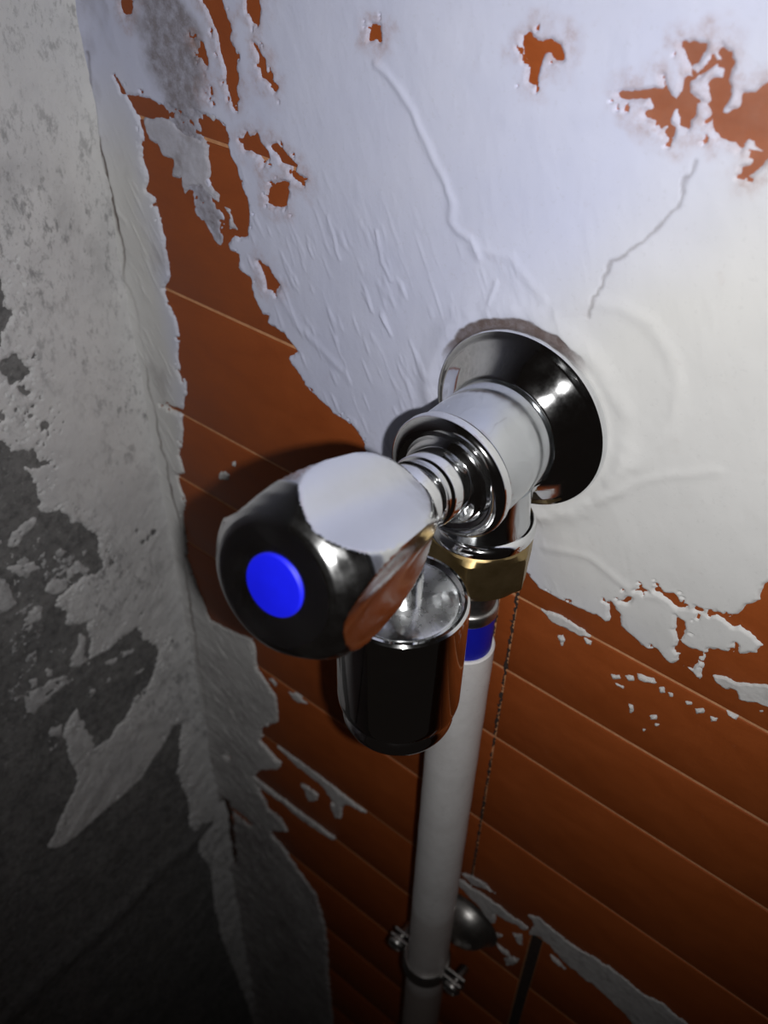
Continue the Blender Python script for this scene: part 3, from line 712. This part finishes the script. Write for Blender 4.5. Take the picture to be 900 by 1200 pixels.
# five-sided knob: a barrel cut by five hollow flats
KL = 46.0; k0 = LEN * 1000 - KL
barrel = [(9.2, 0.0), (11.6, 0.5), (13.6, 1.9), (15.6, 4.6), (17.6, 9.0), (19.2, 14.5), (20.3, 20.5), (20.9, 26.0), (21.1, 31.5), (20.9, 35.5), (20.2, 39.0), (18.6, 42.0), (16.6, 44.4), (15.2, 45.6), (14.2, 46.0)]
def dense(prof, n=5):
    out = []
    for a, b in zip(prof[:-1], prof[1:]):
        for i in range(n): out.append((a[0] + (b[0] - a[0]) * i / n, a[1] + (b[1] - a[1]) * i / n))
    out.append(prof[-1]); return out
KPH = math.radians(KNOB_PHASE)
def kr(r, h, a):
    s = (h * 1000 - k0)
    ph = (a - KPH) % (math.pi * 0.4) - math.pi * 0.2      # 0 at the middle of a flat
    flat = (12.4 + 0.098 * s) * (1 + 1.0 * ph * ph) * 0.001
    return min(r, flat)
prof = [(0, 0.0)] + dense(barrel) + [(13.4, 46.0), (12.0, 45.85), (8.0, 45.7), (7.3, 45.6), (0, 45.6)]
handle = lathe('handle', mm([(r, h + k0) for r, h in prof]), MK, M_KNOB, valve, 240, rfun=kr, angle=24)
lathe('index_button', mm([(7.1, k0 + 45.0), (7.1, k0 + 45.9), (6.8, k0 + 46.25), (5, k0 + 46.4), (0, k0 + 46.45)]), MK, M_BLUE, handle, 64)

# downward outlet with its cap, under the bonnet
OX, OY = 0.0018, -0.0575
MO = frame((OX, OY, 0), (0, 0, 1))
lathe('outlet_neck', mm([(0, -28.4), (5.6, -28.4), (5.4, -26), (5.2, -10), (5.2, 2), (0, 2)]), MO, M_CHROME, valve, 64)
cap = lathe('outlet_cap', mm([(0, -72.4), (14.6, -72.4), (16.2, -72.0), (17.5, -70.9), (18.3, -69.3), (18.5, -67.4), (18.5, -66), (18.5, -29.2), (18.3, -28.3), (17.6, -27.7), (16.8, -27.7), (16.2, -28.4), (15.6, -29.2), (0, -29.2)]), MO, M_CHROME, valve, 128, angle=30)
lathe('cap_top', mm([(0, -29.4), (15.4, -29.4), (15.3, -28.7), (14.6, -28.5), (10, -28.1), (6, -27.8), (0, -27.7)]), MO, M_WORN, cap, 96)
lathe('cap_ring', mm([(0, -79.6), (13.4, -79.6), (15.2, -79.2), (16.5, -78.2), (17.0, -76.8), (16.8, -75.4), (16.0, -74.1), (15.0, -73.2), (14.4, -72.8), (14.2, -72.2), (0, -72.2)]), MO, M_CHROME, cap, 96)

# inlet below the body: neck, washer, brass nut
NX, NY = 0.0022, -0.0205
MN = frame((NX, NY, 0), (0, 0, 1))
lathe('inlet_neck', mm([(0, -8), (13.6, -8), (13.4, -16), (13.8, -21), (14.3, -23), (0, -23)]), MN, M_SATIN, valve, 96)
lathe('washer', mm([(0, -26.4), (15.6, -26.4), (16.1, -25.9), (16.1, -24.6), (15.6, -23.6), (14.2, -22.6), (0, -22.4)]), MN, M_CHROME, valve, 96)
def hexr(r, h, a):
    ph = (a + math.radians(8)) % (math.pi / 3) - math.pi / 6
    return min(r, 0.0153 / math.cos(ph))
nut = lathe('compression_nut', mm([(0, -44.5), (12.5, -44.5), (14.2, -44.3), (15.4, -43.4), (17.3, -41.4), (17.7, -40.6), (17.7, -29.6), (17.2, -28.8), (15.8, -27.4), (15.2, -27.0), (14.8, -26.4), (0, -26.4)]), MN, M_BRASS, valve, 180, rfun=hexr, angle=25)

# ------------------------------------------------------------------ water pipe
pipe = empty('water_pipe', (0, -0.0205, -0.70))
tag(pipe, 'white plastic water pipe with a blue end running down from the brass nut', 'pipe')
PT = Vector((0.0012, -0.0205, -0.079)); PB = Vector((-0.0004, -0.0212, -0.74))
MP = frame(PT, (PB - PT))
LP = (PB - PT).length * 1000
pr = [(8.4, 0.6), (8.6, -0.1), (9.6, -0.3), (10.1, 0.3)] + [(10.1 + 0.06 * math.sin(k * 1.7), 4 + (LP - 4) * k / 90) for k in range(91)] + [(0, LP)]
tube = lathe('tube', mm(pr), MP, M_PIPE, pipe, 64)
me = tube.data
at = me.attributes.new('dirt_dark', 'FLOAT', 'POINT')
vals = []
rs = random.Random(3)
for v in me.vertices:
    z = v.co.z - 0.70
    d = min(max((-0.262 - z) / 0.004, 0), 1) * 0.45 + min(max((-0.335 - z) / 0.01, 0), 1) * 0.5
    vals.append(min(d, 1))
at.data.foreach_set('value', vals)
MS = frame((0.0015, -0.0205, 0), (0, 0, 1))
lathe('blue_sleeve', mm([(0, -84), (8.7, -84), (8.7, -63.5), (8.3, -63), (0, -63)]), MS, M_BLUE2, pipe, 64)
lathe('metal_ferrule', mm([(0, -63.2), (8.9, -63.2), (9.2, -62.6), (9.2, -59.2), (8.8, -58.6), (8.0, -58.2), (0, -58.2)]), MS, M_STEEL, pipe, 64)
lathe('metal_tail', mm([(0, -58.4), (8.1, -58.4), (8.1, -51), (9.4, -50.5), (9.6, -47), (9.6, -44.2), (0, -44.2)]), MS, M_DULL, pipe, 64)

# ------------------------------------------------------------------ pipe clamp
CZ = -0.322; CYc = -0.0208
clamp = empty('pipe_clamp', (0.0005, 0, CZ))
tag(clamp, 'zinc pipe clamp with two screws holding the white pipe to the wall', 'clamp')
def arc_band(a0, a1, ri, ro, zc, hw, bow):
    bm = bmesh.new(); n = 40; prof = []
    S = [(-1, 0), (-0.75, 0.85), (-0.35, 1.0), (0, 0.7), (0.35, 1.0), (0.75, 0.85), (1, 0)]
    rings = []
    for i in range(n + 1):
        a = a0 + (a1 - a0) * i / n
        ring = []
        for u, w in S:
            r = ri + (ro - ri) * (0.45 + 0.55 * w); ring.append((r, u * hw))
        ring += [(ri, hw), (ri, -hw)]
        rings.append([bm.verts.new((0.0004 + r * math.cos(a), CYc + r * math.sin(a), zc + z)) for r, z in ring])
    for A, B in zip(rings[:-1], rings[1:]):
        for i in range(len(A)):
            j = (i + 1) % len(A); bm.faces.new((A[i], A[j], B[j], B[i]))
    bm.faces.new(rings[0]); bm.faces.new(rings[-1][::-1])
    return bm
def ear(bm, x0, x1, y0, y1, z, hw):
    bm_box(bm, (min(x0, x1), y0, z - hw), (max(x0, x1), y1, z + hw), 0.0004)
for s, (a0, a1) in ((-1, (math.pi, 2 * math.pi)), (1, (0, math.pi))):
    bm = arc_band(a0 + 0.05, a1 - 0.05, 0.0103, 0.0122, CZ, 0.0052, 0.001)
    for q in (-1, 1):
        ear(bm, q * 0.0108 + 0.0004, q * 0.0215 + 0.0004, CYc + (s * 0.0012 if s > 0 else -0.0024), CYc + (0.0024 if s > 0 else -0.0012), CZ, 0.0048)
    bm_to('clamp_half', bm, M_STEEL, clamp, True, 40)
for q in (-1, 1):
    Ms = frame((q * 0.0172 + 0.0004, CYc - 0.0024, CZ), (0, -1, 0))
    sc = lathe('screw', mm([(0, -12), (2.0, -12), (2.2, -11.4), (2.2, 0), (4.3, 0), (4.4, 0.6), (4.2, 1.9), (3.4, 2.8), (2.0, 3.2), (1.0, 3.2), (0.8, 2.9), (0, 2.9)]), Ms, M_STEEL, clamp, 40)
    bm = bmesh.new(); bm_box(bm, (-0.0032, -0.00045, 0.0026), (0.0032, 0.00045, 0.0033), 0)
    bmesh.ops.transform(bm, matrix=Ms, verts=bm.verts[:])
    bm_to('slot', bm, M_DULL, sc, False)
MD = frame((0.0085, 0.0, CZ + 0.023), (0, -1, 0))
lathe('wall_flange', mm([(0, 0.2), (18.2, 0.2), (18.4, 0.9), (17.4, 1.4), (16.2, 2.4), (15.2, 5.0), (13.2, 8.2), (10.2, 10.8), (6.0, 12.4), (0, 12.9)]), MD, M_STEEL, clamp, 64)
